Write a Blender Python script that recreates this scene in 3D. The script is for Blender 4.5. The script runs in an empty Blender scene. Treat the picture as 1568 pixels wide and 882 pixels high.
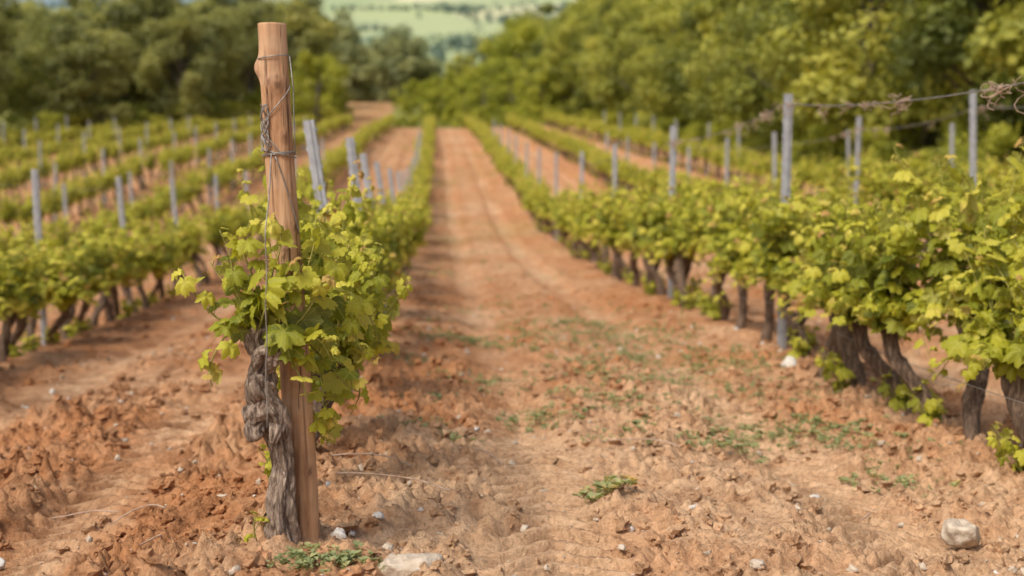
import bpy, math, random
import numpy as np
from mathutils import Vector, Matrix
SC=bpy.context.scene
rng=np.random.default_rng(7)
random.seed(7)

# ------------------------------------------------------------------ noise
def _h(ix,iy,s):
    n=(ix.astype(np.int64)*374761393+iy.astype(np.int64)*668265263+s*1442695041)&0xffffffff
    n=((n^(n>>13))*1274126177)&0xffffffff
    n=n^(n>>16)
    return (n&0xffffff)/float(0xffffff)
def vn(x,y,s=0):
    x=np.asarray(x,float);y=np.asarray(y,float)
    ix=np.floor(x);iy=np.floor(y);fx=x-ix;fy=y-iy
    fx=fx*fx*(3-2*fx);fy=fy*fy*(3-2*fy)
    a=_h(ix,iy,s);b=_h(ix+1,iy,s);c=_h(ix,iy+1,s);d=_h(ix+1,iy+1,s)
    return (a*(1-fx)+b*fx)*(1-fy)+(c*(1-fx)+d*fx)*fy
def sst(a,b,x):
    t=np.clip((x-a)/(b-a),0,1);return t*t*(3-2*t)
def cell(x,y,s=0):
    ix=np.floor(x);iy=np.floor(y);best=np.full(np.shape(x),9.0)
    for i in(-1,0,1):
        for j in(-1,0,1):
            cx=ix+i+_h(ix+i,iy+j,s);cy=iy+j+_h(ix+i,iy+j,s+9)
            best=np.minimum(best,(x-cx)**2+(y-cy)**2)
    return np.clip(1-np.sqrt(best),0,1)

# ------------------------------------------------------------------ terrain
ROWS=[-0.46,2.54,5.54,8.54]+[-3.6-3.0*i for i in range(12)]
PY=[-200,0,20,25,30,35,41,57,80,105,130,180,260,420,900,1500,2500,5000]
PZ=[0,0,0,.05,.22,.5,.95,2.35,4.35,6.3,8.2,13.6,15,14,60,178,410,1150]
_ty=np.arange(-200,5001,1.0)
_tz=np.interp(_ty,PY,PZ)
k=np.ones(9)/9
_tz=np.convolve(np.pad(_tz,4,'edge'),k,'valid')
def H(x,y):
    x=np.asarray(x,float);y=np.asarray(y,float)
    z=np.interp(y,_ty,_tz)
    z=z+.12*np.clip(x-3,0,9)*(1-.6*sst(30,90,y))
    z=z+.12*np.clip(x-12,0,120)*(1-sst(200,500,y))
    z=z-.08*np.clip(-x-.5,0,12)*(1-sst(14,50,y))
    z=z-.13*sst(1.0,2.5,x)*(1-sst(6.5,13,y))
    near=1-sst(60,110,y)
    fr=np.mod(x+.46,3.0); dd=np.minimum(fr,3-fr)
    fld=((x<10)&(x>-37)).astype(float)
    z=z+fld*near*(.065*np.exp(-(dd/.34)**2)-.025)
    for c in(.88,2.08):
        z=z-fld*near*.055*np.exp(-((fr-c)/.2)**4)
    z=z+.05*(vn(x*.9,y*.7,3)-.5)*near
    return z
def fmax(X):
    return float(min(110,75+(X+23)*4.3)) if X<-3 else 110.

def soilcol(x,y):
    x=np.asarray(x,float);y=np.asarray(y,float)
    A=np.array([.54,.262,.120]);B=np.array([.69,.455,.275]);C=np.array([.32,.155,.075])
    n1=vn(x*.8,y*.5,11);n2=vn(x*3,y*2.2,12);n3=vn(x*13,y*13,13)
    light=np.clip(sst(-.9,.6,x)*(1-sst(5,14,y))*.75+.7*(n1-.5)+.8*(n2-.5)+.5*(n3-.5)+.12,0,1)
    fr=np.mod(x+.46,3.0)
    mid=np.exp(-((fr-1.5)/.25)**2)*sst(8,14,y)*.5
    trk=(np.exp(-((fr-.88)/.15)**2)+np.exp(-((fr-2.08)/.15)**2))*.35
    light=np.clip(light+mid*.5+trk,0,1)
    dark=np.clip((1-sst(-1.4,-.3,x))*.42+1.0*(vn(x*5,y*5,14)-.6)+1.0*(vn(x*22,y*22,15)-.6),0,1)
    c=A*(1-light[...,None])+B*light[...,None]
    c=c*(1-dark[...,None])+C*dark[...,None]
    return c

# ------------------------------------------------------------------ mesh helpers
class MB:
    def __init__(s): s.V=[];s.F=[];s.n=0;s.T=[];s.U=[];s.C=[]
    def add(s,V,F,mat=0,tint=0.5,luv=None,smooth=True,col=None):
        V=np.asarray(V,float);n=len(V)
        for f in F: 
            s.F.append((np.asarray(f,int)+s.n,mat,smooth))
        s.V.append(V);s.n+=n
        t=np.asarray(tint,float)
        s.T.append(np.full(n,float(t)) if t.ndim==0 else t)
        s.U.append(np.zeros((n,3)) if luv is None else luv)
        s.C.append(np.zeros((n,3)) if col is None else col)
    def mesh(s,name,mats,col=False):
        me=bpy.data.meshes.new(name)
        V=np.concatenate(s.V)
        me.vertices.add(len(V));me.vertices.foreach_set('co',V.astype(np.float32).ravel())
        lv=[];ls=[];mi=[];sm=[];st=0
        for f,m,q in s.F:
            if len(f)==0: continue
            n,k=f.shape
            lv.append(f.ravel());ls.append(st+np.arange(n)*k);st+=n*k
            mi.append(np.full(n,m));sm.append(np.full(n,q))
        lv=np.concatenate(lv);ls=np.concatenate(ls)
        me.loops.add(len(lv));me.loops.foreach_set('vertex_index',lv.astype(np.int32))
        me.polygons.add(len(ls));me.polygons.foreach_set('loop_start',ls.astype(np.int32))
        me.polygons.foreach_set('material_index',np.concatenate(mi).astype(np.int32))
        me.polygons.foreach_set('use_smooth',np.concatenate(sm).astype(bool))
        a=me.attributes.new('tint','FLOAT','POINT');a.data.foreach_set('value',np.concatenate(s.T).astype(np.float32))
        a=me.attributes.new('luv','FLOAT_VECTOR','POINT');a.data.foreach_set('vector',np.concatenate(s.U).astype(np.float32).ravel())
        if col:
            C=np.concatenate(s.C);C=np.hstack([C,np.ones((len(C),1))])
            a=me.attributes.new('Col','FLOAT_COLOR','POINT');a.data.foreach_set('color',C.astype(np.float32).ravel())
        me.update(calc_edges=True);me.validate()
        for m in mats: me.materials.append(m)
        return me
def obj(name,me,loc=(0,0,0),rot=(0,0,0),sc=(1,1,1),parent=None):
    o=bpy.data.objects.new(name,me);o.location=loc;o.rotation_euler=rot
    o.scale=sc if hasattr(sc,'__len__') else (sc,)*3
    SC.collection.objects.link(o)
    if parent: o.parent=parent
    return o
def cr(pts,n):
    P=np.asarray(pts,float);P=np.vstack([2*P[0]-P[1],P,2*P[-1]-P[-2]])
    out=[];m=len(P)-3
    for t in np.linspace(0,m-1e-6,n):
        i=int(t);u=t-i;a,b,c,d=P[i:i+4]
        out.append(.5*(2*b+(c-a)*u+(2*a-5*b+4*c-d)*u*u+(3*b-a-3*c+d)*u**3))
    return np.array(out)
def tube(P,R,seg=8,noise=0,seed=0,ridge=0,nr=5,twist=0,fl=0):
    P=np.asarray(P,float);n=len(P);R=np.broadcast_to(np.asarray(R,float),(n,))
    T=np.gradient(P,axis=0);T/=np.linalg.norm(T,axis=1)[:,None]+1e-9
    up=np.array([1.,0,0]) if abs(T[0][0])<.9 else np.array([0,1.,0])
    N=np.zeros((n,3));v=up-T[0]*up.dot(T[0]);N[0]=v/np.linalg.norm(v)
    for i in range(1,n):
        v=N[i-1]-T[i]*N[i-1].dot(T[i]);N[i]=v/(np.linalg.norm(v)+1e-9)
    Bn=np.cross(T,N);a=np.arange(seg)*2*np.pi/seg
    L=np.concatenate([[0],np.cumsum(np.linalg.norm(np.diff(P,axis=0),axis=1))])
    rr=np.ones((n,seg))
    if noise:
        rm=max(R.mean(),1e-4)
        u=np.cos(a)[None]*1.6+L[:,None]/rm*.35+50;w=np.sin(a)[None]*1.6+L[:,None]/rm*.2+50
        rr+=noise*(vn(u,w,seed)-.5)*2+noise*.6*(vn(u*2.7,w*2.7,seed+1)-.5)*2
    if ridge:
        aa=a[None]+twist*L[:,None]
        rr+=ridge*(vn(np.cos(aa)*nr+20,np.sin(aa)*nr+20+L[:,None]*9,seed+2)-.5)*2
    if fl:
        q=vn(np.cos(a)[None]*6+np.sin(L*31)[:,None]*.6+30,np.sin(a)[None]*6+L[:,None]*38+30,seed+3)
        rr+=fl*(np.abs(q-.5)*2-.5)
    V=P[:,None]+(R[:,None]*rr)[...,None]*(np.cos(a)[None,:,None]*N[:,None]+np.sin(a)[None,:,None]*Bn[:,None])
    V=V.reshape(-1,3)
    i=np.arange(n-1)[:,None]*seg;j=np.arange(seg)[None];j2=(j+1)%seg
    F=np.stack([i+j,i+j2,i+seg+j2,i+seg+j],-1).reshape(-1,4)
    V=np.vstack([V,P[0]-T[0]*R[0]*.3,P[-1]+T[-1]*R[-1]*.4]);c0=n*seg
    jj=np.arange(seg);j2=(jj+1)%seg
    F2=np.stack([np.full(seg,c0),j2,jj],-1)
    F3=np.stack([np.full(seg,c0+1),(n-1)*seg+jj,(n-1)*seg+j2],-1)
    return V,[F,np.vstack([F2,F3])]
def nrm(v): return v/(np.linalg.norm(v,axis=-1,keepdims=True)+1e-9)

_an=[0,9,17,27,40,54,66,76,86,100,115,130,145,162]
_ra=[1,.80,.85,.60,.80,.95,.77,.80,.58,.74,.80,.64,.66,.42]
def leaf_t(hi=True):
    if hi: an=_an;ra=_ra
    else: an=[0,27,54,86,115,150];ra=[1,.62,.93,.62,.8,.55]
    A=[math.radians(a) for a in an]+[math.pi]+[-math.radians(a) for a in an[::-1][:-1]]
    R=list(ra)+[.12]+list(ra[::-1][:-1])
    A=np.array(A);R=np.array(R);n=len(A)
    x=np.sin(A)*R;y=np.cos(A)*R
    r2=x*x+y*y
    o=np.stack([x,y,-.22*r2+.07*np.sin(A*5+1)],1)
    if hi:
        m=np.stack([x*.55,y*.55,.10-.05*r2+.05*np.cos(A*5)],1)
        V=np.vstack([[[0,0,0]],m,o]);j=np.arange(n);j2=(j+1)%n
        F=[np.stack([np.zeros(n,int),1+j2,1+j],-1),np.stack([1+j,1+j2,1+n+j2,1+n+j],-1)]
    else:
        V=np.vstack([[[0,0,.06]],o]);j=np.arange(n);j2=(j+1)%n
        F=[np.stack([np.zeros(n,int),1+j2,1+j],-1)]
    return V,F
LT={True:leaf_t(True),False:leaf_t(False)}
QT=(np.array([[0,0,0],[-.45,.5,.12],[0,1,-.05],[.45,.5,.12]],float),[np.array([[0,3,2],[0,2,1]])])
def leaves(mb,pos,nr,tip,size,tint,tmpl,mat,rg):
    V,F=tmpl;pos=np.asarray(pos);N=len(pos)
    nr=nrm(np.asarray(nr));tip=np.asarray(tip);tip=nrm(tip-nr*(tip*nr).sum(-1,keepdims=True));sd=np.cross(tip,nr)
    size=np.broadcast_to(size,(N,));curl=rg.uniform(.2,2.4,N)
    asp=rg.uniform(.85,1.15,N)
    W=pos[:,None]+size[:,None,None]*(V[None,:,0:1]*asp[:,None,None]*sd[:,None]+V[None,:,1:2]*tip[:,None]+V[None,:,2:3]*curl[:,None,None]*nr[:,None])
    m=len(V);Fs=[(f[None]+np.arange(N)[:,None,None]*m).reshape(-1,f.shape[1]) for f in F]
    mb.add(W.reshape(-1,3),Fs,mat,np.repeat(np.broadcast_to(tint,(N,)),m),np.tile(V,(N,1)))

# ------------------------------------------------------------------ materials
def mat(name):
    m=bpy.data.materials.new(name);m.use_nodes=True
    nt=m.node_tree;nt.nodes.clear();o=nt.nodes.new('ShaderNodeOutputMaterial')
    return m,nt,o
def nd(nt,t,**kw):
    n=nt.nodes.new(t)
    for k,v in kw.items():
        if k in n.inputs: n.inputs[k].default_value=v
        else: setattr(n,k,v)
    return n
def ramp(nt,stops):
    r=nt.nodes.new('ShaderNodeValToRGB');e=r.color_ramp.elements
    while len(e)<len(stops): e.new(.5)
    for q,(p,c) in zip(e,stops): q.position=p;q.color=(*c,1)
    return r
def mix(nt,fac,a,b,bl='MIX'):
    m=nt.nodes.new('ShaderNodeMix');m.data_type='RGBA';m.blend_type=bl
    for i,v in((0,fac),(6,a),(7,b)):
        if isinstance(v,bpy.types.NodeSocket): nt.links.new(v,m.inputs[i])
        else: m.inputs[i].default_value=v if i==0 else (*v,1)
    return m.outputs[2]
def noise(nt,vec,scale,detail=4,rough=.6):
    n=nd(nt,'ShaderNodeTexNoise',Scale=scale,Detail=detail,Roughness=rough)
    if vec is not None: nt.links.new(vec,n.inputs['Vector'])
    return n
def math_(nt,op,a,b=None):
    m=nt.nodes.new('ShaderNodeMath');m.operation=op
    for i,v in((0,a),(1,b)):
        if v is None: continue
        if isinstance(v,bpy.types.NodeSocket): nt.links.new(v,m.inputs[i])
        else: m.inputs[i].default_value=v
    return m.outputs[0]
def bump(nt,h,strength,dist):
    b=nd(nt,'ShaderNodeBump',Strength=strength,Distance=dist);nt.links.new(h,b.inputs['Height']);return b.outputs[0]

def leafmat(name,stops,trans=.4,veins=True,rough=.5,objvar=.0,tboost=1.5):
    m,nt,o=mat(name);L=nt.links
    at=nd(nt,'ShaderNodeAttribute',attribute_name='tint')
    g=nd(nt,'ShaderNodeNewGeometry');n=noise(nt,g.outputs['Position'],3.0 if veins else .6,2)
    t=math_(nt,'ADD',at.outputs['Fac'],math_(nt,'MULTIPLY',math_(nt,'SUBTRACT',n.outputs['Fac'],.5),.5))
    if objvar:
        oi=nd(nt,'ShaderNodeObjectInfo')
        t=math_(nt,'ADD',t,math_(nt,'MULTIPLY',math_(nt,'SUBTRACT',oi.outputs['Random'],.5),objvar))
    r=ramp(nt,stops);L.new(t,r.inputs['Fac']);c=r.outputs['Color']
    p=nd(nt,'ShaderNodeBsdfPrincipled',Roughness=rough);p.inputs['Specular IOR Level'].default_value=.35
    if veins:
        uv=nd(nt,'ShaderNodeAttribute',attribute_name='luv');s=nd(nt,'ShaderNodeSeparateXYZ');L.new(uv.outputs['Vector'],s.inputs[0])
        an=math_(nt,'ARCTAN2',s.outputs[0],s.outputs[1])
        pp=math_(nt,'PINGPONG',an,math.radians(27))
        rr=math_(nt,'SQRT',math_(nt,'ADD',math_(nt,'POWER',s.outputs[0],2),math_(nt,'POWER',s.outputs[1],2)))
        v=math_(nt,'MULTIPLY',pp,rr);ve=math_(nt,'LESS_THAN',v,.022)
        c=mix(nt,math_(nt,'MULTIPLY',ve,.4),c,(.56,.54,.14))
        bn=noise(nt,uv.outputs['Vector'],9,2)
        h=math_(nt,'SUBTRACT',bn.outputs['Fac'],math_(nt,'MULTIPLY',ve,.4))
        L.new(bump(nt,h,.35,.01),p.inputs['Normal'])
        c=mix(nt,math_(nt,'MULTIPLY',g.outputs['Backfacing'],.35),c,(.44,.46,.20))
    L.new(c,p.inputs['Base Color'])
    tr=nd(nt,'ShaderNodeBsdfTranslucent')
    L.new(mix(nt,1.0,c,(tboost,tboost*1.0,tboost*.6),'MULTIPLY'),tr.inputs['Color'])
    ms=nd(nt,'ShaderNodeMixShader');ms.inputs[0].default_value=trans
    L.new(p.outputs[0],ms.inputs[1]);L.new(tr.outputs[0],ms.inputs[2]);L.new(ms.outputs[0],o.inputs[0])
    return m
M_leaf=leafmat('vine_leaf',[(0,(.13,.16,.015)),(.3,(.30,.325,.028)),(.6,(.52,.505,.045)),(.9,(.70,.64,.11)),(1,(.55,.34,.12))],.42,tboost=1.3)
M_tree=leafmat('tree_foliage',[(0,(.10,.125,.026)),(.4,(.23,.25,.048)),(.75,(.38,.385,.07)),(1,(.53,.50,.10))],.36,False,.65,.7)
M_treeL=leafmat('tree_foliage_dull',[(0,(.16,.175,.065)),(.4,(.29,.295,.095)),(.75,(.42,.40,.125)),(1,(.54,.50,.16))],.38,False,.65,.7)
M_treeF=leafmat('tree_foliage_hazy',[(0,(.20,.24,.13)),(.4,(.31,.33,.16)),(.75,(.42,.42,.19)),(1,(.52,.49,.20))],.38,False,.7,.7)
M_treeD=leafmat('distant_tree_foliage',[(0,(.09,.14,.13)),(.5,(.14,.20,.17)),(1,(.21,.27,.20))],.2,False,.8)  # blue-green stops have the aerial haze of the far hillside put into them
M_shrub=leafmat('shrub_foliage',[(0,(.19,.22,.03)),(.5,(.38,.39,.05)),(1,(.56,.53,.08))],.38,False,.6,.3)
M_weed=leafmat('weed_leaf',[(0,(.19,.23,.10)),(.5,(.31,.35,.16)),(.85,(.46,.46,.21)),(1,(.55,.38,.12))],.3,False,.6,.0,1.2)

def bark(name,c1,c2,sx=55,sz=9,st=.9):
    m,nt,o=mat(name);L=nt.links
    tc=nd(nt,'ShaderNodeTexCoord');mp=nd(nt,'ShaderNodeMapping');mp.inputs['Scale'].default_value=(sx,sx,sz);L.new(tc.outputs['Object'],mp.inputs[0])
    n=noise(nt,mp.outputs[0],1.0,6,.65);n.inputs['Distortion'].default_value=.6
    n2=noise(nt,tc.outputs['Object'],14,3)
    r=ramp(nt,[(.3,tuple(x*.25 for x in c1)),(.45,c1),(.62,c2),(.8,tuple(min(1,x*1.25) for x in c2))]);L.new(n.outputs['Fac'],r.inputs[0])
    c=mix(nt,math_(nt,'MULTIPLY',n2.outputs['Fac'],.5),r.outputs[0],c1)
    p=nd(nt,'ShaderNodeBsdfPrincipled',Roughness=.9);L.new(c,p.inputs['Base Color'])
    L.new(bump(nt,n.outputs['Fac'],st,.012),p.inputs['Normal']);L.new(p.outputs[0],o.inputs[0])
    return m
M_bark=bark('vine_bark',(.09,.055,.035),(.27,.185,.125))
M_barkh=bark('old_vine_bark',(.20,.14,.10),(.60,.48,.38),85,20,1.0)
M_tbark=bark('tree_bark',(.08,.065,.05),(.20,.16,.12),6,1.5)
M_cane=bark('green_shoot',(.26,.25,.05),(.42,.38,.10),40,10,.2)

def woodmat():
    m,nt,o=mat('post_wood');L=nt.links
    tc=nd(nt,'ShaderNodeTexCoord');mp=nd(nt,'ShaderNodeMapping');mp.inputs['Scale'].default_value=(38,38,1.6);L.new(tc.outputs['Object'],mp.inputs[0])
    n=noise(nt,mp.outputs[0],1,7,.6);n.inputs['Distortion'].default_value=.5
    n2=noise(nt,tc.outputs['Object'],5,4)
    mp2=nd(nt,'ShaderNodeMapping');mp2.inputs['Scale'].default_value=(150,150,2.5);L.new(tc.outputs['Object'],mp2.inputs[0]);n3=noise(nt,mp2.outputs[0],1,3)
    r=ramp(nt,[(.30,(.14,.06,.026)),(.42,(.36,.18,.08)),(.58,(.56,.32,.165)),(.75,(.70,.47,.29))]);L.new(n.outputs['Fac'],r.inputs[0])
    r2=ramp(nt,[(.35,(.30,.15,.07)),(.5,(.50,.29,.155)),(.65,(.66,.47,.31))]);L.new(n2.outputs['Fac'],r2.inputs[0])
    c=mix(nt,.5,r.outputs[0],r2.outputs[0])
    kn=nd(nt,'ShaderNodeAttribute',attribute_name='tint')
    c=mix(nt,kn.outputs['Fac'],c,(.13,.055,.03))
    cr_=ramp(nt,[(.33,(0,0,0)),(.40,(1,1,1))]);L.new(n3.outputs['Fac'],cr_.inputs[0])
    c=mix(nt,.6,c,cr_.outputs[0],'MULTIPLY')
    p=nd(nt,'ShaderNodeBsdfPrincipled',Roughness=.8);L.new(c,p.inputs['Base Color'])
    h=math_(nt,'ADD',n.outputs['Fac'],math_(nt,'MULTIPLY',cr_.outputs[0],.5))
    L.new(bump(nt,h,.8,.008),p.inputs['Normal']);L.new(p.outputs[0],o.inputs[0]);return m
M_wood=woodmat()
def simple(name,c1,c2,sc,rough=.6,metal=0,bs=.3,bd=.004):
    m,nt,o=mat(name);L=nt.links;tc=nd(nt,'ShaderNodeTexCoord')
    n=noise(nt,tc.outputs['Object'],sc,6);r=ramp(nt,[(.35,c1),(.65,c2)]);L.new(n.outputs['Fac'],r.inputs[0])
    p=nd(nt,'ShaderNodeBsdfPrincipled',Roughness=rough,Metallic=metal);L.new(r.outputs[0],p.inputs['Base Color'])
    L.new(bump(nt,n.outputs['Fac'],bs,bd),p.inputs['Normal']);L.new(p.outputs[0],o.inputs[0]);return m
M_metal=simple('galvanised_steel',(.27,.28,.30),(.42,.43,.45),11,.65,.2,.1)
M_wire=simple('steel_wire',(.20,.18,.16),(.38,.36,.34),40,.5,.5,.1)
M_tend=simple('dry_tendril',(.34,.22,.15),(.55,.42,.32),30,.9)
M_rock=simple('limestone',(.42,.33,.24),(.66,.56,.44),22,.95,0,.9,.02)
M_peb=simple('white_pebble',(.50,.46,.40),(.78,.74,.68),40,.8,0,.5,.01)

def soilmat(name,ground):
    m,nt,o=mat(name);L=nt.links
    g=nd(nt,'ShaderNodeNewGeometry');pos=g.outputs['Position']
    at=nd(nt,'ShaderNodeAttribute',attribute_name='Col');c=at.outputs['Color']
    n1=noise(nt,pos,45,6,.7);n2=noise(nt,pos,9,5,.6);n3=noise(nt,pos,160,3,.6)
    r=ramp(nt,[(.3,(.50,.42,.36)),(.5,(1,1,1)),(.72,(1.27,1.27,1.27))]);L.new(n1.outputs['Fac'],r.inputs[0])
    c=mix(nt,.85,c,r.outputs[0],'MULTIPLY')
    r=ramp(nt,[(.3,(.70,.60,.52)),(.6,(1.08,1.08,1.08))]);L.new(n2.outputs['Fac'],r.inputs[0])
    c=mix(nt,.75,c,r.outputs[0],'MULTIPLY')
    h=math_(nt,'ADD',math_(nt,'MULTIPLY',n1.outputs['Fac'],1.0),math_(nt,'MULTIPLY',n3.outputs['Fac'],.4))
    p=nd(nt,'ShaderNodeBsdfPrincipled',Roughness=.95);p.inputs['Specular IOR Level'].default_value=.1
    if ground:
        sx=nd(nt,'ShaderNodeSeparateXYZ');L.new(pos,sx.inputs[0])
        mp=nd(nt,'ShaderNodeMapping');mp.inputs['Scale'].default_value=(.0085,.0055,0);mp.inputs['Rotation'].default_value=(0,0,.25);L.new(pos,mp.inputs[0])
        vo=nd(nt,'ShaderNodeTexVoronoi',Scale=1.0);L.new(mp.outputs[0],vo.inputs['Vector'])
        sv=nd(nt,'ShaderNodeSeparateColor');L.new(vo.outputs['Color'],sv.inputs[0])
        r=ramp(nt,[(0,(.11,.17,.11)),(.14,(.13,.20,.12)),(.16,(.30,.38,.15)),(.42,(.42,.47,.19)),(.44,(.66,.62,.34)),(.68,(.56,.54,.27)),(.70,(.24,.32,.14)),(1,(.40,.45,.20))]);L.new(sv.outputs[0],r.inputs[0])
        fc=r.outputs[0]
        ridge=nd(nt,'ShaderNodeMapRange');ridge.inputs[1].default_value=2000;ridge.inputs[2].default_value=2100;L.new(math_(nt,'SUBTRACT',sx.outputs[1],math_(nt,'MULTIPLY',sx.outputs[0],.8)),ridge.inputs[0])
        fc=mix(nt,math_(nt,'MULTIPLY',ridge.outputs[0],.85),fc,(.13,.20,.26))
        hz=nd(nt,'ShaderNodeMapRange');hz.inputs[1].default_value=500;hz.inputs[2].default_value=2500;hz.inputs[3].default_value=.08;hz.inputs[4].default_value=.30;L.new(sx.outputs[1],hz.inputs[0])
        fc=mix(nt,hz.outputs[0],fc,(.38,.43,.42))  # aerial haze painted into the far field colour, stronger with distance along Y
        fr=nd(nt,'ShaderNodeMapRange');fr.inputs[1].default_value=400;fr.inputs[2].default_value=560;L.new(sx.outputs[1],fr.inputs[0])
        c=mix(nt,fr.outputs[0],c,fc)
    L.new(c,p.inputs['Base Color'])
    L.new(bump(nt,h,1.0,.02),p.inputs['Normal']);L.new(p.outputs[0],o.inputs[0]);return m
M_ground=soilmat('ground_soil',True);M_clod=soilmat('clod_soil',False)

# ------------------------------------------------------------------ ground sheet
def axis(lo,hi,a,b,st,g):
    mid=list(np.arange(a,b,st));r=[];x=mid[-1];s=st
    while x<hi: s*=g;x+=s;r.append(x)
    l=[];x=a;s=st
    while x>lo: s*=g;x-=s;l.append(x)
    return np.array(l[::-1]+mid+r)
xs=axis(-4000,4000,-3.0,3.3,.0125,1.05);ys=axis(-60,4800,3.8,7.8,.0125,1.022)
nx,ny=len(xs),len(ys);X,Y=np.meshgrid(xs,ys)
cs=np.maximum(np.gradient(xs)[None],np.gradient(ys)[:,None]*.6)
Z=H(X,Y)
def rutmask(fr,w=.21): return np.exp(-((fr-.88)/w)**4)+np.exp(-((fr-2.08)/w)**4)
def micro(X,Y,cs):
    def w(s): return np.clip(1.6-cs/s*2.4,0,1)
    fld=((X<10.2)&(Y<130)).astype(float)
    fr=np.mod(X+.46,3.0)
    rut=rutmask(fr)
    calm=1-.88*rut*sst(.1,.35,vn(X*1.4,Y*1.1,29))
    rough=1.15+.5*(1-sst(-1.2,-.4,X))
    wx=X+.05*(vn(X*12,Y*12,61)-.5);wy=Y+.05*(vn(X*12,Y*12,62)-.5)
    z=.045*w(.35)*(vn(X*4,Y*4,21)-.5)
    msk=sst(.3,.65,vn(X*2.2,Y*2.2,22))
    z=z+w(.12)*(.075*cell(wx*8,wy*8,23)**1.6*msk-.018)*calm*rough
    z=z+w(.06)*(.055*cell(wx*17,wy*17,24)**1.5*sst(.3,.65,vn(X*5,Y*5,25))-.013)*calm*rough
    z=z+w(.035)*(.028*cell(wx*34,wy*34,26)**1.2*sst(.2,.6,vn(X*7,Y*7,36))-.008)*calm*rough
    z=z+w(.03)*.012*(vn(X*70,Y*70,27)-.5)
    for c in(.88,2.08):
        u=fr-c;inn=np.exp(-(u/.2)**6)
        ph=(Y+np.abs(u+.02*np.sin(Y*3))*.75+.03*vn(X*6,Y*6,28))*2*np.pi/.13
        z=z+w(.06)*inn*.036*np.clip(np.sin(ph)*1.8,-1,1)*(.35+.65*sst(.2,.5,vn(X*1.8,Y*1.4,30)))
    return z*fld
Z=Z+micro(X,Y,cs)
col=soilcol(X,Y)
gn=vn(X*.5,Y*.5,31)+.5*vn(X*3,Y*3,32)
gr=sst(9.6,11.2,X+(gn-.7)*1.2)*(Y<2000)
bl=np.array([75+(x+23)*4.3 for x in xs])[None]
gr=np.maximum(gr,sst(-1,5,Y-np.minimum(bl,400))*(X<-4))
gr=np.maximum(gr,sst(210,240,Y)*1.0)
gr=np.maximum(gr,sst(109,115,Y+(gn-.7)*4)*(X>-4.5))
far_f=((X>-26)&(X<-4.5)&(Y>108)&(Y<212));gr=np.where(far_f,.25*gn,gr)
strip=sst(.9,1.2,gn)*sst(18,40,Y)*.3;gr=np.maximum(gr,strip)
gcol=np.array([.30,.31,.085])*(0.6+.6*vn(X*1.3,Y*1.3,33))[...,None]
col=col*(1-gr[...,None])+gcol*gr[...,None]
mb=MB();V=np.stack([X,Y,Z],-1).reshape(-1,3)
i=np.arange(ny-1)[:,None]*nx;j=np.arange(nx-1)[None]
F=np.stack([i+j,i+j+1,i+nx+j+1,i+nx+j],-1).reshape(-1,4)
mb.add(V,[F],0,.5,None,True,col.reshape(-1,3))
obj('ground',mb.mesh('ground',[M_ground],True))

# ------------------------------------------------------------------ clods / stones
import bmesh
def ico(sub):
    bm=bmesh.new();bmesh.ops.create_icosphere(bm,subdivisions=sub,radius=1)
    V=np.array([v.co[:] for v in bm.verts]);F=np.array([[v.index for v in f.verts] for f in bm.faces]);bm.free();return V,F
IV,IF=ico(2)
IV3,IF3=ico(4)
def rocky(V,seed,amp=.35,fl=.65,f=1.3):
    n=vn(V[:,0]*f+seed*7+40,V[:,1]*f+V[:,2]*f*1.3+40,seed)+vn(V[:,2]*f+9+40,V[:,0]*f-V[:,1]*f+40,seed+5)-1
    n2=vn(V[:,0]*3+V[:,2]*2+40,V[:,1]*3+40,seed+8)-.5
    W=V*(1+amp*n+amp*.7*n2)[:,None];W[:,2]*=fl;return W
CT=[rocky(IV,s,1.0,.75,2.1)*np.array([1,rng.uniform(.6,.95),1]) for s in range(10)]
def scatter(N,xr,yr,smin,smax,pw,name,mats,colf,dens=None,rg=rng,buried=.2,smooth=True,py=1.6):
    y=rg.uniform(0,1,N)**py*(yr[1]-yr[0])+yr[0]
    x=rg.uniform(0,1,N)*(xr[1]-xr[0])+xr[0]
    if dens is not None:
        kp=rg.uniform(0,1,N)<dens(x,y);x=x[kp];y=y[kp];N=len(x)
    s=smin+(smax-smin)*rg.uniform(0,1,N)**pw
    z=H(x,y)+micro(x,y,np.full(N,.01) if yr[1]<13 else .006*y);a=rg.uniform(0,6.28,N);mb=MB();k=rg.integers(0,10,N)
    W=np.array(CT)[k]*s[:,None,None]
    c,sn=np.cos(a)[:,None],np.sin(a)[:,None]
    Vv=np.stack([W[...,0]*c-W[...,1]*sn,W[...,0]*sn+W[...,1]*c,W[...,2]],-1)+np.stack([x,y,z+s*buried],-1)[:,None]
    m=len(IV);Fs=(IF[None]+np.arange(N)[:,None,None]*m).reshape(-1,3)
    C=None
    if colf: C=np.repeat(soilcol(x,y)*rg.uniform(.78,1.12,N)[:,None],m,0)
    mb.add(Vv.reshape(-1,3),[Fs],0,.5,None,smooth,C)
    obj(name,mb.mesh(name,mats,True))
def dcl(x,y):
    fr=np.mod(x+.46,3.0);rut=rutmask(fr)
    return np.clip((.25+1.3*vn(x*2.4,y*2.4,41)**1.6)*(1-.93*rut)*np.where(x<-.4,1.0,.8)*(np.abs(x)<.45*y+.3),0,1)
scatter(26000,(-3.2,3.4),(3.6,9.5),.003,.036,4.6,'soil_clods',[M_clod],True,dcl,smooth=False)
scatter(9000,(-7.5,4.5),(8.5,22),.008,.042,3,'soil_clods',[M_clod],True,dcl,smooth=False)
scatter(1500,(-3,4.2),(3.7,12),.004,.020,3.2,'pebbles',[M_rock],True,lambda x,y:np.full(len(x),.8))
scatter(480,(-3,4.5),(3.8,16),.005,.020,2.8,'white_pebbles',[M_peb],True,lambda x,y:np.full(len(x),.8))
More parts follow.
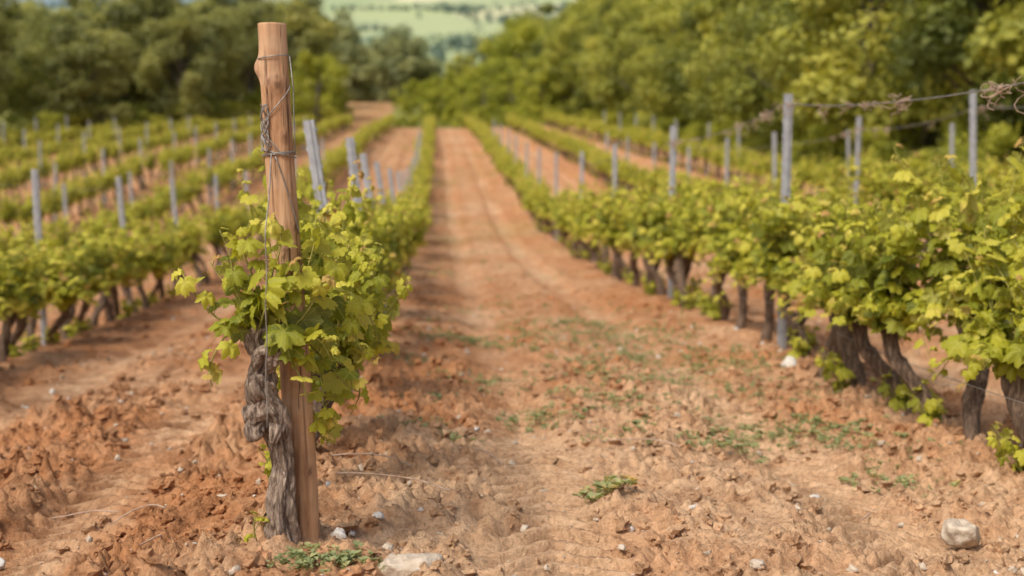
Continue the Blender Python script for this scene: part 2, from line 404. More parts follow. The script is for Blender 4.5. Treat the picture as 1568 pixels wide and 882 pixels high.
def rock(x,y,s,seed,m=M_rock,fl=.6,ang=0,up=.25):
    mb=MB();W=rocky(IV3,seed,.5,fl,1.1)
    rgk=np.random.default_rng(seed)
    for _ in range(9):
        d=nrm(rgk.normal(0,1,3));c=rgk.uniform(.62,.85);h=W@d;W=W-np.clip(h-c,0,None)[:,None]*d*.9
    q=vn(W[:,0]*6+30,W[:,1]*6+W[:,2]*5+30,seed);W=W*(1+.06*(q-.5))[:,None]
    mb.add(W*s,[IF3],0);obj('rock',mb.mesh('rock',[m]),(x,y,float(H(x,y))+s*up),(0,0,ang))
rock(1.88,4.95,.075,3,M_rock,.75,.4,.25);rock(-.08,4.28,.11,5,M_rock,.5,.2,0);rock(-.64,4.28,.05,8,M_rock,.6,1,.1)
rock(2.42,9.6,.06,11,M_peb,.8);rock(1.52,5.62,.03,12,M_peb,.7,0,.5);rock(-.31,4.52,.028,13,M_peb,.8,0,.6);rock(-1.5,4.9,.024,14,M_peb,.8,0,.6)
rock(-.2,4.85,.022,15,M_peb,.6,0,.5);rock(1.0,4.35,.03,16,M_rock,.5);rock(2.2,5.5,.05,17,M_rock,.6);rock(.3,5.0,.035,18,M_rock,.4);rock(-.45,9.9,.07,19,M_peb,.6)

# ------------------------------------------------------------------ weeds
def weeds(name,pts,rg,tm=.5,big=1.0):
    mb=MB();P=[];N_=[];T_=[];S_=[];C_=[]
    for (x,y,r,nr_) in pts:
        for _ in range(nr_):
            a=rg.uniform(0,6.28);d=r*rg.uniform(0,1)**.7
            cx=x+d*math.cos(a);cy=y+d*math.sin(a)*1.4;cz=float(H(cx,cy))+.010
            k=rg.integers(7,15);sz=rg.uniform(.008,.024)*big;t0=rg.normal(tm,.15)
            for q in range(k):
                b=rg.uniform(0,6.28);el=rg.uniform(.2,1.6)
                dr=np.array([math.cos(b),math.sin(b),el])
                P.append([cx+dr[0]*.006,cy+dr[1]*.006,cz+rg.uniform(0,.02)]);T_.append(dr);N_.append([-dr[0]*.5,-dr[1]*.5,1]);S_.append(sz*rg.uniform(.6,1.3));C_.append(t0+rg.normal(0,.08))
    leaves(mb,P,np.array(N_),np.array(T_),np.array(S_),np.array(C_),QT,0,rg)
    return obj(name,mb.mesh(name,[M_weed]))
rw=np.random.default_rng(5);pts=[]
for (x,y,r,n) in [(1.25,7.1,.35,110),(.55,7.5,.26,80),(1.75,7.3,.45,190),(1.0,8.0,.4,100),(2.0,6.0,.24,60),(1.6,8.6,.5,150),(.35,9.0,.4,80),(1.5,10.5,.8,280),(.1,11.5,.4,110),(.7,11.5,.5,130),(1.9,9.4,.5,130),(-.05,8.0,.2,45),(-.1,7.0,.18,36),(.1,6.6,.12,22),(2.05,7.6,.4,120),(1.2,12.8,.7,180),(-.3,4.2,.14,50),(-.42,4.15,.08,20),(1.35,6.5,.2,36),(.85,6.7,.2,26),(2.3,8.4,.35,90),(1.7,12,.6,180),(-.2,9.6,.2,50),(-.6,13,.3,40),(1.1,9.2,.55,150),(-1.6,4.2,.1,6),(2.25,6.7,.35,80),(2.1,10,.4,120)]: pts.append((x,y,r,n))
for _ in range(120):
    y=rw.uniform(12,60);x=rw.choice([.1,.9,1.5,2.1,-.8])+rw.normal(0,.25);pts.append((x,y,.35,14))
weeds('weed_patch',pts,rw)
weeds('yellow_weed',[(.62,5.45,.10,22),(.72,5.5,.05,8)],rw,.75,1.5)

# ------------------------------------------------------------------ grapevines
def shoot(mb,pts,rg,hi,size=.052,step=.045,r0=.004):
    P=cr(pts,10 if hi else 6);L=np.linalg.norm(np.diff(P,axis=0),axis=1).sum()
    V,F=tube(P,np.linspace(r0,r0*.4,len(P)),5 if hi else 3);mb.add(V,F,1,.5)
    n=max(3,int(L/step));pos=[];nn=[];tt=[];ss=[];tn=[];sh=rg.normal(0,.10)
    for i in range(n):
        u=(i+.6)/n;f=u*(len(P)-1);a=int(min(f,len(P)-2));p=P[a]+(P[a+1]-P[a])*(f-a)
        d=P[a+1]-P[a];d/=np.linalg.norm(d)+1e-9
        ang=(i%2)*math.pi+rg.normal(0,.7);s1=np.cross(d,[.3,.2,1]);s1/=np.linalg.norm(s1)+1e-9;s2=np.cross(d,s1)
        out=s1*math.cos(ang)+s2*math.sin(ang);out=out+np.array([0,0,.25]);out/=np.linalg.norm(out)
        pl=rg.uniform(.03,.07)*(1-.6*u);q=p+out*pl+np.array([0,0,.01])
        if hi:
            V,F=tube(np.array([p,(p+q)/2+[0,0,.006],q]),[.0014,.0012,.001],4);mb.add(V,F,1,.6)
        s=size*(1.2-.8*u**2.5)*rg.uniform(.7,1.3)
        pos.append(q);ss.append(s);tn.append(.22+.5*u+sh+rg.normal(0,.16)+(.2 if u>.9 else 0))
        nn.append(np.array([0,0,.55])+out*.55+rg.normal(0,.38,3)+np.array([0,-.1,0]));tt.append(out*.8+np.array([0,0,-.75])+rg.normal(0,.3,3))
    leaves(mb,pos,nn,tt,np.array(ss),np.clip(tn,0,.99),LT[hi],2,rg)

def vine(mb,rg,ox=0,oy=0,hi=True,dens=1.0):
    O=np.array([ox,oy,0.])
    lx,ly=rg.normal(0,.10),rg.normal(0,.16);hz=rg.uniform(.44,.55)
    head=np.array([lx,ly,hz])
    pts=[[0,0,-.15],[lx*.1+rg.normal(0,.02),ly*.2,.10],[lx*.5+rg.normal(0,.045),ly*.5+rg.normal(0,.04),.3],head]
    P=cr(pts,24 if hi else 6);R=np.interp(np.linspace(0,1,len(P)),[0,.3,.7,1],[.047,.034,.036,.054])*rg.uniform(.8,1.2)
    V,F=tube(P+O,R,18 if hi else 6,.34,int(rg.integers(1000)),.18,3,1,.14);mb.add(V,F,0)
    arms=[]
    for k in range(4):
        a=rg.uniform(-.6,.6)+(math.pi/2 if k%2 else -math.pi/2);l=rg.uniform(.10,.28)
        e=head+np.array([math.cos(a)*l*.8,math.sin(a)*l,rg.uniform(.03,.14)])
        m_=(head+e)/2+rg.normal(0,.015,3)
        V,F=tube(cr([head-[0,0,.02],m_,e],7)+O,np.linspace(.034,.016,7),8 if hi else 5,.3,int(rg.integers(999)));mb.add(V,F,0)
        arms.append(e)
    for e in arms:
        for q in range(int(round(5.6*dens))):
            a=rg.uniform(0,6.28);sp=rg.uniform(.05,.30);h=rg.uniform(.18,.60)
            mid=e+np.array([math.cos(a)*sp*.6,math.sin(a)*sp*.8,h*.6]);end=e+np.array([math.cos(a)*sp*1.1,math.sin(a)*sp*1.35,h*rg.uniform(.75,1.1)])
            shoot(mb,np.array([e,mid,end])+O,rg,hi,.058 if hi else .065,.046 if hi else .055)
    for q in range(int(11*dens)):
        a=rg.uniform(0,6.28);e=head+np.array([math.cos(a)*.12,math.sin(a)*.30,.10])
        shoot(mb,np.array([head,e,e+np.array([math.cos(a)*.16,math.sin(a)*.22,-rg.uniform(.02,.24)])])+O,rg,hi,.063,.042)
    if rg.uniform()<.6:
        e=np.array([rg.normal(0,.05),rg.normal(0,.05),.05])
        for q in range(4):
            a=rg.uniform(0,6.28);shoot(mb,np.array([e*[1,1,0],e+[math.cos(a)*.06,math.sin(a)*.06,.06],e+[math.cos(a)*.15,math.sin(a)*.15,rg.uniform(.03,.25)]])+O,rg,hi,.045,.045)
VM=[]
for s in range(8):
    rg=np.random.default_rng(100+s);mb=MB();vine(mb,rg);VM.append(mb.mesh('grapevine',[M_bark,M_cane,M_leaf]))
RM=[]
for s in range(5):
    rg=np.random.default_rng(200+s);mb=MB()
    for q in range(5): vine(mb,rg,rg.normal(0,.04),.4+.8*q+rg.normal(0,.08),False,.65)
    RM.append(mb.mesh('grapevine_row',[M_bark,M_cane,M_leaf]))
def place_vine(x,y,s=1.0,zs=1.0,xsc=1.0):
    k=random.randrange(8);s*=random.uniform(.92,1.1)
    obj('grapevine',VM[k],(x,y,float(H(x,y))),(0,0,random.choice([0,math.pi])+random.uniform(-.4,.4)),(s*xsc,s,s*zs*random.uniform(.93,1.07)))
d=5.15
while d<20: place_vine(-.49+random.uniform(-.05,.05),d,.95 if d>6 else .82,1,.80);d+=random.uniform(.64,.82)
for d in [5.0,5.5,6.05,6.7,7.3,7.95,8.6,9.25,9.85,10.5]: place_vine(2.60+random.uniform(-.06,.06),d,1.1)
d=11.1
while d<22: place_vine(2.54+random.uniform(-.06,.06),d,1.05);d+=random.uniform(.6,.78)
d=8.6
while d<20: place_vine(-3.6+random.uniform(-.06,.06),d,1.04,.90);d+=random.uniform(.55,.72)
d=9
while d<18: place_vine(5.54+random.uniform(-.06,.06),d,1.0);d+=random.uniform(.7,.85)
START={-0.46:20,2.54:22,-3.6:20,5.54:18}
for xr in ROWS:
    y=START.get(xr,max(14 if xr<0 else 18,abs(xr)*2.2))
    while y<fmax(xr):
        s=(float(H(xr,y+4))-float(H(xr,y)))/4
        o=obj('grapevine_row',random.choice(RM),(xr+random.uniform(-.06,.06),y,float(H(xr,y))),(math.atan(s),0,0),(1,1,random.uniform(.90,1.06)));y+=4

# ------------------------------------------------------------------ steel posts
def steelpost(h):
    w=.029;dp=.032;t=.004;mb=MB()
    pr=[(-w,0),(-w,dp),(-w+t,dp),(-w+t,t),(-.009,t),(-.005,-.004),(.005,-.004),(.009,t),(w-t,t),(w-t,dp),(w,dp),(w,0),(.009,-t*.2),(.005,-.008),(-.005,-.008),(-.009,-t*.2)]
    pr=np.array(pr);n=len(pr);zs=np.linspace(-.2,h,14)
    V=np.concatenate([np.hstack([pr,np.full((n,1),z)]) for z in zs])
    i=np.arange(13)[:,None]*n;j=np.arange(n)[None];j2=(j+1)%n
    F=np.stack([i+j,i+j2,i+n+j2,i+n+j],-1).reshape(-1,4)
    mb.add(V,[F],0,smooth=False)
    for z in np.arange(.25,h-.03,.1):
        for sx in(-1,1):
            x0=sx*w
            B=np.array([[x0,.004,z],[x0+sx*.009,.008,z+.012],[x0+sx*.009,.02,z+.012],[x0,.024,z],[x0,.004,z+.028],[x0+sx*.006,.008,z+.03],[x0+sx*.006,.02,z+.03],[x0,.024,z+.028]])
            mb.add(B,[np.array([[0,1,2,3],[4,7,6,5],[0,4,5,1],[1,5,6,2],[2,6,7,3]])],0,smooth=False)
    return mb.mesh('steel_vineyard_post',[M_metal])
P15=steelpost(1.52);P18=steelpost(1.87);P16=steelpost(1.66)
def place_post(x,y,me,lx=0,ly=0): obj('steel_vineyard_post',me,(x,y,float(H(x,y))),(ly,lx,random.uniform(-.15,.15)))
for d in [7.7,10.5,13.2,16.5,20,24,28.5,33,38,43,48,54,60]: place_post(-.46,d,P15,-.13+random.uniform(-.02,.02))
for d in [10.3,15.3,20.1,24.8,30,35,40,45,50,56,62]: place_post(2.54,d,P18,random.uniform(-.01,.02),random.uniform(-.02,.02))
for d in [14.4,18.6,23,27,31,36,41,46]: place_post(5.54,d,P18 if d<30 else P16,random.uniform(-.02,.04))
for d in [13.6,17.4,20.9,24.6,28.5,33,38,43,48]: place_post(-3.7,d,P16,-.05+random.uniform(-.03,.03))
for xr in ROWS:
    if xr in(-.46,2.54,5.54,-3.6): continue
    d=max(20,abs(xr)*2.4)+random.uniform(0,3)
    while d<min(fmax(xr),75): place_post(xr,d,P16,random.uniform(-.06,.04));d+=random.uniform(4.5,6)

# ------------------------------------------------------------------ trellis wires
def wireobj(name,paths,r,m=M_wire,seg=5,parent=None):
    mb=MB()
    for P in paths: V,F=tube(np.array(P),r,seg);mb.add(V,F,0)
    return obj(name,mb.mesh(name,[m]),parent=parent)
def rowwire(x,ds,hs,sag):
    out=[]
    for (a,ha),(b,hb) in zip(zip(ds,hs),list(zip(ds,hs))[1:]):
        t=np.linspace(0,1,9)
        za=float(H(x,a))+ha;zb=float(H(x,b))+hb
        out.append(np.stack([np.full(9,x)+.01*np.sin(t*9),a+(b-a)*t,za+(zb-za)*t-sag*4*t*(1-t)],-1))
    return np.concatenate([o[:-1] for o in out]+[out[-1][-1:]])
W1=rowwire(2.54,[5.2,10.3,15.3,20.1,24.8,30,35],[1.72,1.80,1.7,1.7,1.7,1.7,1.7],.07)
wireobj('trellis_wire',[W1],.0042)
W2=rowwire(5.54,[9,14.4,18.6,23,27,31],[1.7]*6,.08)
wireobj('trellis_wire',[W2],.0045)
wireobj('trellis_wire',[rowwire(2.6,[4.6,10.3,15.3,20],[.62,.62,.62,.62],.02),rowwire(2.5,[5,10.3,15.3],[.34,.34,.3],.05)],.002)
wireobj('trellis_wire',[rowwire(-3.66,[8,13.6,17.4,20.9,24.6,28.5],[1.5]*6,.03),rowwire(-3.66,[8,13.6,17.4,20.9],[.7]*4,.02)],.0026)
wireobj('trellis_wire',[rowwire(-.52,[4.55,7.7,10.5,13.2],[.72,.72,.72,.72],.01)],.002)
for xr in(-6.6,-9.6): wireobj('trellis_wire',[rowwire(xr,[16,21,26,31,36],[1.5]*5,.03)],.003)
rt=np.random.default_rng(3)
def tend(W,n,name,lo,hi):
    P=[]
    for _ in range(n):
        y=rt.uniform(lo,hi);z=np.interp(y,W[:,1],W[:,2]);x=np.interp(y,W[:,1],W[:,0])
        for q in range(rt.integers(2,9)):
            a=rt.uniform(0,6.28,3);l=rt.uniform(.02,.14);t=np.linspace(0,1,9);yo=rt.normal(0,.04)
            P.append(np.stack([x+.03*np.sin(a[0]+t*rt.uniform(3,9))-.03*np.sin(a[0]),y+yo*t+.03*np.sin(a[1]+t*rt.uniform(3,9))-.03*np.sin(a[1]),z-l*t*rt.uniform(-.3,1)+.015*np.sin(a[2]+t*8)-.015*np.sin(a[2])],-1))
    for _ in range(n//3):
        y=rt.uniform(lo,hi);t=np.linspace(0,1,16);yy=y+t*.12;z=np.interp(yy,W[:,1],W[:,2]);x=np.interp(yy,W[:,1],W[:,0])
        P.append(np.stack([x+.006*np.cos(t*25),yy,z+.006*np.sin(t*25)],-1))
    wireobj(name,P,.0021,M_tend,4)
tend(W1,13,'dry_tendrils',5.5,10.2);tend(W1,10,'dry_tendrils',10.4,16);tend(W2,14,'dry_tendrils',11,20)

# ------------------------------------------------------------------ wooden end post (foreground)
root=bpy.data.objects.new('wooden_post',None);SC.collection.objects.link(root);root.location=(-.425,4.5,0)
nz=170;sg=56;t=np.linspace(0,1,nz);zz=-.15+t*(1.656+.15)
cx=-.079*(zz/1.656)+.006*np.sin(zz*3+.5);cy=.004*np.sin(zz*2.3)
a=np.arange(sg)*2*np.pi/sg
R=np.interp(zz,[-.15,.3,1.0,1.66],[.050,.049,.046,.0435])
rr=R[:,None]*(1+.05*(vn(np.cos(a)[None]*1.2+9+zz[:,None]*.9,np.sin(a)[None]*1.2+9,51)-.5)+.035*(vn(np.cos(a)[None]*7+20,np.sin(a)[None]*7+20+zz[:,None]*.8,52)-.5))
kn=np.zeros((nz,sg))
for (kz,ka,ks,kh) in [(1.515,math.pi*1.0,.024,.42),(1.46,-1.3,.022,.12),(1.47,-1.9,.018,.10),(1.30,-1.0,.016,.08),(.95,-1.5,.02,.1),(1.02,-.7,.02,.08),(.25,-.9,.018,.08)]:
    da=(a[None]-ka+np.pi)%(2*np.pi)-np.pi;dd=np.sqrt((da*.046)**2+((zz[:,None]-kz)*.8)**2)
    rr=rr+.046*kh*np.exp(-(dd/ks)**2);kn=np.maximum(kn,.85*np.exp(-(dd/(ks*.5))**4)+.35*np.exp(-((dd-ks*.9)/(ks*.2))**2))
for (c0,z0,z1,dp) in [(-1.15,.1,1.1,.10),(-2.0,.9,1.6,.07),(-.5,.5,1.5,.08)]:
    da=(a[None]-(c0+.12*np.sin(zz*4)[:,None])+np.pi)%(2*np.pi)-np.pi
    wz=sst(z0,z0+.15,zz)*(1-sst(z1-.15,z1,zz));q=np.exp(-(da/.06)**2)*wz[:,None];rr=rr*(1-dp*q);kn=np.maximum(kn,.8*q)
V=np.stack([cx[:,None]+rr*np.cos(a)[None],cy[:,None]+rr*np.sin(a)[None],np.broadcast_to(zz[:,None],rr.shape).copy()],-1)
V[-1,:,2]-=.004;V=V.reshape(-1,3)
i=np.arange(nz-1)[:,None]*sg;j=np.arange(sg)[None];j2=(j+1)%sg
F=np.stack([i+j,i+j2,i+sg+j2,i+sg+j],-1).reshape(-1,4)
V=np.vstack([V,[[cx[-1],cy[-1],zz[-1]+.002]]]);jj=np.arange(sg)
F2=np.stack([np.full(sg,nz*sg),(nz-1)*sg+jj,(nz-1)*sg+(jj+1)%sg],-1)
mb=MB();mb.add(V,[F],0,np.append(kn.ravel(),.3));mb.F.append((F2,0,False))
obj('post_shaft',mb.mesh('post_shaft',[M_wood]),parent=root)
def pc(z): return np.array([-.079*(z/1.656)+.006*math.sin(z*3+.5),.004*math.sin(z*2.3)])
def loop(z,turns,tilt,dz,r=.0495,n=60,a0=0):
    t=np.linspace(0,1,n);A=a0+t*2*np.pi*turns;out=[]
    for u,q in zip(t,A):
        zq=z+dz*u+tilt*math.cos(q);c=pc(zq);out.append([c[0]+r*math.cos(q),c[1]+r*math.sin(q),zq])
    return np.array(out)
paths=[loop(1.548,1,.006,0),loop(1.245,2.2,.004,.008,.0505),loop(1.25,1,-.012,0,.051)]
paths.append(loop(1.44,.5,0,-.17,.0505,30,-.35+math.pi*1.5-math.pi*1.0))
for a0,a1,z0,z1 in[(-.3,-2.6,1.46,1.33),(-2.6,-1.2,1.33,1.24),(-1.7,-.4,1.24,1.0)]:
    A=np.linspace(a0,a1,24);paths.append(np.array([[pc(z)[0]+.0508*math.cos(q),pc(z)[1]+.0508*math.sin(q),z] for q,z in zip(A,np.linspace(z0,z1,24))]))
rk=np.random.default_rng(8)
for q in range(5):
    t=np.linspace(0,1,22);f=rk.uniform(6,14);ph=rk.uniform(0,6)
    paths.append(np.stack([pc(1.3)[0]-.036+.012*np.sin(t*f+ph),-.042+.008*np.cos(t*f*1.3+ph),1.40-.15*t+.006*np.sin(t*20)],-1))
paths.append(np.array([[pc(1.5)[0]+.05,-.02,1.55],[pc(1.4)[0]+.056,-.02,1.45],[pc(1.3)[0]+.052,-.022,1.33],[pc(1.2)[0]+.05,-.02,1.25]]))
z=np.linspace(1.25,.42,30);paths.append(np.stack([-.088+.002*np.sin(z*30)+.004*z,-.056-.15*sst(0,.25,1.25-z)-.01*np.sin(z*3),z],-1))
wireobj('binding_wire',paths,.0020,M_wire,6,root)

# ------------------------------------------------------------------ foreground grapevine
vr=bpy.data.objects.new('grapevine',None);SC.collection.objects.link(vr);vr.location=(0,0,0)
mb=MB()
pts=[(-.487,4.43,-.10),(-.486,4.42,.05),(-.489,4.41,.16),(-.482,4.42,.27),(-.491,4.41,.37),(-.505,4.40,.44),(-.535,4.39,.50),(-.540,4.40,.57),(-.525,4.40,.63),(-.512,4.40,.665)]
rad=[.046,.041,.039,.036,.038,.046,.047,.041,.036,.030]
P=cr(pts,200);Rr=np.interp(np.linspace(0,1,200),np.linspace(0,1,10),rad)
V,F=tube(P,Rr,84,.22,61,.30,5,.8,.22);mb.add(V,F,0)
for pp,r_ in [([(-.52,4.39,.46),(-.555,4.375,.44),(-.580,4.37,.425)],[.046,.040,.026]),([(-.535,4.38,.60),(-.515,4.35,.64),(-.475,4.345,.63)],[.034,.030,.026]),([(-.53,4.40,.62),(-.55,4.385,.68),(-.535,4.38,.715)],[.03,.028,.024]),([(-.52,4.39,.50),(-.54,4.35,.53),(-.55,4.34,.57)],[.035,.030,.020]),([(-.51,4.40,.64),(-.47,4.44,.69),(-.44,4.47,.74)],[.03,.022,.015]),([(-.53,4.39,.44),(-.56,4.36,.40),(-.55,4.35,.375)],[.032,.030,.018]),([(-.50,4.39,.42),(-.49,4.365,.40),(-.50,4.36,.36)],[.03,.022,.012])]:
    n=30;V,F=tube(cr(pp,n),np.interp(np.linspace(0,1,n),[0,.5,1],r_),40,.38,int(rk.integers(999)),.26,4,1,.28);mb.add(V,F,0)
obj('trunk',mb.mesh('trunk',[M_barkh]),parent=vr)
mb=MB();rg=np.random.default_rng(77)
def XZ(px,py,y=4.42): return [(px-668)/484,y,1.1-(py-309)/484]
SH=[[(405,505,4.38),(365,500,4.33),(340,545,4.28),(345,575,4.25)],[(405,505,4.38),(345,480,4.36),(312,440,4.34),(300,415,4.32)],
[(405,505,4.4),(372,440,4.38),(365,390,4.37),(350,350,4.36)],[(410,500,4.4),(400,430,4.38),(385,380,4.36),(395,335,4.36)],
[(415,500,4.38),(425,420,4.36),(440,370,4.36),(430,330,4.38)],[(440,480,4.48),(470,420,4.45),(485,370,4.45),(488,335,4.45)],
[(440,500,4.5),(490,450,4.5),(520,410,4.52),(535,375,4.52)],[(435,520,4.36),(470,500,4.36),(500,520,4.36),(512,545,4.36)],
[(440,520,4.5),(500,500,4.55),(535,510,4.55),(555,545,4.55)],[(445,500,4.55),(500,560,4.55),(530,590,4.5),(548,600,4.5)],
[(450,560,4.6),(480,600,4.55),(500,630,4.5),(515,650,4.48)],[(430,470,4.42),(440,440,4.36),(460,420,4.33),(475,400,4.3)],
[(410,500,4.5),(380,470,4.5),(345,430,4.5),(325,400,4.5)],
[(450,470,4.6),(470,420,4.6),(500,380,4.62),(515,350,4.62)],[(440,530,4.4),(455,550,4.38),(470,580,4.36),(478,610,4.36)],
[(480,560,4.7),(490,620,4.66),(500,660,4.62),(495,690,4.6)],[(480,480,4.7),(540,470,4.7),(565,500,4.7),(575,530,4.7)],
[(480,560,4.7),(520,570,4.7),(545,610,4.7),(530,650,4.7)],[(450,590,4.55),(480,640,4.55),(490,670,4.52),(505,680,4.5)],
[(405,500,4.36),(420,460,4.33),(440,440,4.31),(455,470,4.30)],[(430,520,4.38),(470,480,4.36),(490,450,4.36),(505,420,4.36)]]
for s in SH: shoot(mb,np.array([XZ(*p) for p in s]),rg,True,.052,.040)
shoot(mb,np.array([[-.55,4.40,.02],[-.565,4.38,.08],[-.56,4.37,.13]]),rg,True,.036,.04)
obj('foliage',mb.mesh('foliage',[M_barkh,M_cane,M_leaf]),parent=vr)

P=[]
for (x,y,l,a0) in [(.05,5.2,.45,2.7),(.3,5.9,.4,2.2),(-1.5,5.5,.3,.2),(-1.2,5.2,.25,.5),(1.1,6.3,.4,2.5),(-.1,5.6,.35,2.8),(1.6,5.2,.2,1.2),(2.1,5.3,.3,.3),(-1.0,4.6,.2,1)]:
    t=np.linspace(0,1,10);cx_=x+l*t*math.cos(a0)+.03*np.sin(t*4);cy_=y+l*t*math.sin(a0)+.05*np.sin(t*3+1)
    P.append(np.stack([cx_,cy_,H(cx_,cy_)+.025+.02*np.sin(t*3.1)],-1))
wireobj('vine_pruning',P,.003,M_tend,6)

# ------------------------------------------------------------------ trees
def make_tree(seed,h,crw,fm,nl=34,per=190,ls=.2,low=.2,name='tree',trunk=True):
    rg=np.random.default_rng(seed);mb=MB()
    ctr=[];cz=h*(low+1)/2;rz=h*(1-low)/2
    tp=cr([[0,0,-.4],[rg.normal(0,.15),rg.normal(0,.15),h*.25],[rg.normal(0,.3),rg.normal(0,.3),h*.55],[rg.normal(0,.3),rg.normal(0,.3),h*.85]],12)
    if trunk:
        V,F=tube(tp,np.linspace(h*.026,h*.006,12),9,.15,seed,.1);mb.add(V,F,0)
    for k in range(nl):
        v=rg.normal(0,1,3);v/=np.linalg.norm(v);q=rg.uniform(.5,1.0)
        wz=1-.25*max(0,v[2])
        c=np.array([v[0]*crw*q*wz,v[1]*crw*q*wz,cz+v[2]*rz*q]);ctr.append(c)
    for k,c in enumerate(ctr):
        r=rg.uniform(.55,1.2)*crw/3.0
        if trunk and k%2==0:
            b=tp[int(np.clip((c[2]/h*.7)*12,1,10))];V,F=tube(cr([b,(b+c)/2+rg.normal(0,.15,3)-[0,0,.15],c],6),np.linspace(h*.01,.02,6),5);mb.add(V,F,0)
        n=per;v=nrm(rg.normal(0,1,(n,3)));p=c+v*r*(rg.uniform(.5,1.12,(n,1)))*[1,1,.8]
        t=.42+rg.normal(0,.16)+.15*v[:,2]+rg.normal(0,.12,n)
        leaves(mb,p,v+[0,0,.4]+rg.normal(0,.5,(n,3)),rg.normal(0,1,(n,3))-[0,0,.3],ls*rg.uniform(.6,1.3,n),np.clip(t,0,1),QT,1,rg)
    return mb.mesh(name,[M_tbark,fm])
TR=[make_tree(300+s,9,3.0,M_tree,40,200,.24,.06) for s in range(4)]
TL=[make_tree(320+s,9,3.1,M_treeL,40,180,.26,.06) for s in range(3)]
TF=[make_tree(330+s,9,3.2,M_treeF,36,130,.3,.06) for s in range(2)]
TY=[make_tree(340+s,6,2.2,M_shrub,26,150,.2,.05) for s in range(2)]
SHB=[make_tree(360+s,2.2,1.4,M_shrub,16,120,.12,.02,'shrub',False) for s in range(3)]
rt=np.random.default_rng(21)
def pt(ms,x,y,s,name='tree'):
    obj(name,ms[rt.integers(len(ms))],(x,y,float(H(x,y))-.1),(0,0,rt.uniform(0,6.28)),(s*rt.uniform(.95,1.2),s*rt.uniform(.95,1.2),s*rt.uniform(.88,1.12)))
for y in np.arange(24,150,4.2):
    x0=13.2 if y<100 else 13.2-(y-100)*.07
    for k,dx in enumerate((0,4.5,10,17)):
        if k>1 and rt.uniform()<.25: continue
        pt(TR,x0+dx+rt.uniform(-1.2,1.2),y+rt.uniform(-1.5,1.5),(.85,1.1,1.25,1.35)[k]*(1 if y<80 else 1.15))
for y in np.arange(30,112,3.4): pt(SHB,11.8+rt.uniform(-.4,.9),y,rt.uniform(.45,.85),'shrub')
for (x,y,s) in [(8.6,118,1.0),(6.6,122,.85),(4.4,126,.75),(2.4,128,.7),(.5,130,.75),(10,128,1.7),(7.4,132,1.5),(5,137,1.15),(2.5,140,.95),(.2,142,.8),(-1.5,145,.75),(-3,150,.65),(8.5,142,1.8)]: pt(TY,x,y,s)
for x in np.arange(-3.6,10,.9): pt(SHB,x,114+rt.uniform(-1,2),rt.uniform(.4,.8),'shrub')
for x in np.arange(3,60,5): pt(TR,x,165+rt.uniform(-6,6),.7+.05*min(x-3,12))
for X0 in np.arange(-66,-15,3.4):
    yb=75+(X0+23)*4.3
    for k in range(4):
        y=max(50,yb+3)+k*7+rt.uniform(-2,2)
        pt(TL,X0-k*1.2+rt.uniform(-1.5,1.5),y,rt.uniform(.66,.95)+.04*k)
for X0 in np.arange(-36,-8,.8):
    yb=75+(X0+23)*4.3;pt(SHB,X0+rt.uniform(-.3,.3),yb+rt.uniform(-.5,1.2),rt.uniform(.7,1.4),'shrub')
for X0 in np.arange(-30,-13,2.4):
    yb=max(80,75+(X0+23)*4.3)+14;pt(TL,X0,yb+rt.uniform(0,10),rt.uniform(.9,1.15));pt(TL,X0-1,yb+20+rt.uniform(0,10),rt.uniform(1.0,1.3))
for x in np.arange(-80,10,3.8):
    for k in range(3):
        s=1.45 if x<-28 else (1.45 if x<-14 else (1.32 if x<-3 else 1.05))
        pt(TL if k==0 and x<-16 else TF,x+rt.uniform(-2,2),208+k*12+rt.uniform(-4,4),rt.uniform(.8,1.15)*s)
pt(TY,-9.2,112,1.0);pt(TY,-11,116,.8);pt(TY,-10.2,119,1.0)
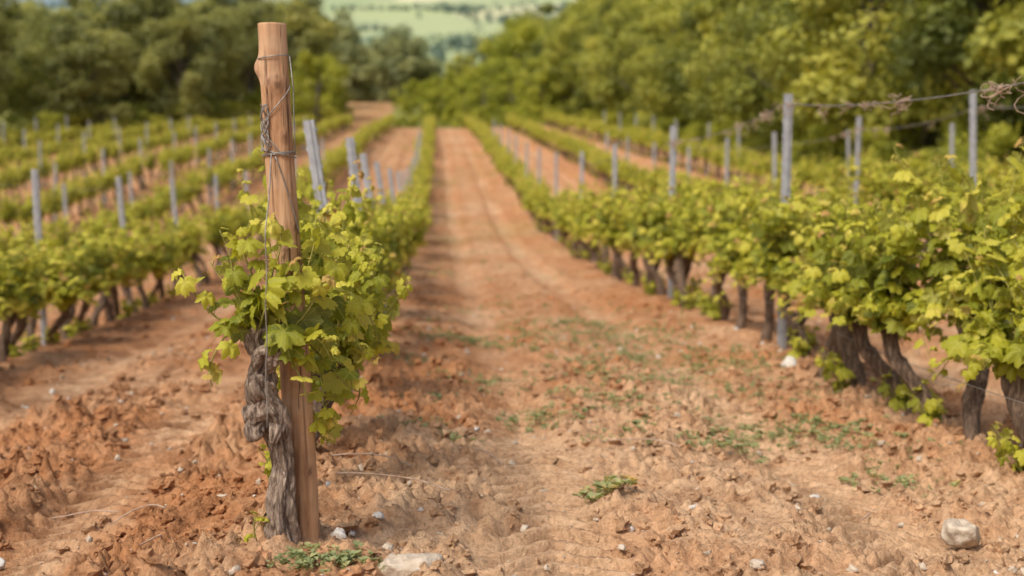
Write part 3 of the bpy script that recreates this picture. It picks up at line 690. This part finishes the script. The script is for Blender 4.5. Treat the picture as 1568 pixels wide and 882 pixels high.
# hedgerows and copses on the far hillside : one mesh
mb=MB();rd=np.random.default_rng(12);C=[]
for _ in range(46):
    x0=rd.uniform(-700,700);y0=rd.uniform(1150,2300);l=rd.uniform(60,260);a=rd.choice([rd.normal(.05,.12),rd.normal(1.3,.2)])
    for q in range(int(l/8)):
        C.append((x0+math.cos(a)*q*8+rd.normal(0,1.5),y0+math.sin(a)*q*8+rd.normal(0,2),rd.uniform(3,6)))
for _ in range(22):
    x0=rd.uniform(-700,700);y0=rd.uniform(1150,2100)
    for q in range(28): C.append((x0+rd.normal(0,26),y0+rd.normal(0,30),rd.uniform(4,7)))
for q in range(240): C.append((rd.uniform(-600,600),1330+rd.normal(0,22),rd.uniform(4,8)))
C=np.array(C);n=26;v=nrm(rd.normal(0,1,(len(C),n,3)));cen=np.stack([C[:,0],C[:,1],H(C[:,0],C[:,1])+C[:,2]*.85],-1)
p=(cen[:,None]+v*C[:,None,2:3]*rd.uniform(.5,1,(len(C),n,1))).reshape(-1,3)
leaves(mb,p,v.reshape(-1,3)+[0,0,.3],rd.normal(0,1,(len(p),3)),2.6*rd.uniform(.7,1.3,len(p)),np.clip(.4+.3*v.reshape(-1,3)[:,2]+rd.normal(0,.1,len(p)),0,1),QT,0,rd)
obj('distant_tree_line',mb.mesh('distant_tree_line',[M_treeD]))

# ------------------------------------------------------------------ light, world, camera
w=bpy.data.worlds.new('World');SC.world=w;w.use_nodes=True;nt=w.node_tree
bg=nt.nodes['Background'];sk=nt.nodes.new('ShaderNodeTexSky');sk.sky_type='NISHITA';sk.sun_disc=False
EL=math.radians(50);AZ=math.radians(-138)
sk.sun_elevation=EL;sk.sun_rotation=AZ;sk.air_density=1.0;sk.dust_density=5.0;sk.ozone_density=.4
nt.links.new(sk.outputs[0],bg.inputs[0]);bg.inputs[1].default_value=.15
sl=bpy.data.lights.new('sun','SUN');sl.energy=2.3;sl.angle=math.radians(18);sl.color=(1,.955,.87)
so=bpy.data.objects.new('sun',sl);SC.collection.objects.link(so)
dv=Vector((math.sin(AZ)*math.cos(EL),math.cos(AZ)*math.cos(EL),math.sin(EL)))
so.rotation_euler=dv.to_track_quat('Z','Y').to_euler()
cam=bpy.data.cameras.new('camera');co=bpy.data.objects.new('camera',cam);SC.collection.objects.link(co)
co.location=(0,0,1.1);co.rotation_euler=(math.radians(90-3.47),0,math.radians(-3.05))
cam.lens=50;cam.sensor_width=36;cam.clip_end=9000;cam.clip_start=.05
cam.dof.use_dof=True;cam.dof.focus_distance=4.7;cam.dof.aperture_fstop=2.0
SC.camera=co
SC.view_settings.view_transform='Standard';SC.view_settings.look='None';SC.view_settings.exposure=0;SC.view_settings.gamma=1
print('verts',nx*ny)
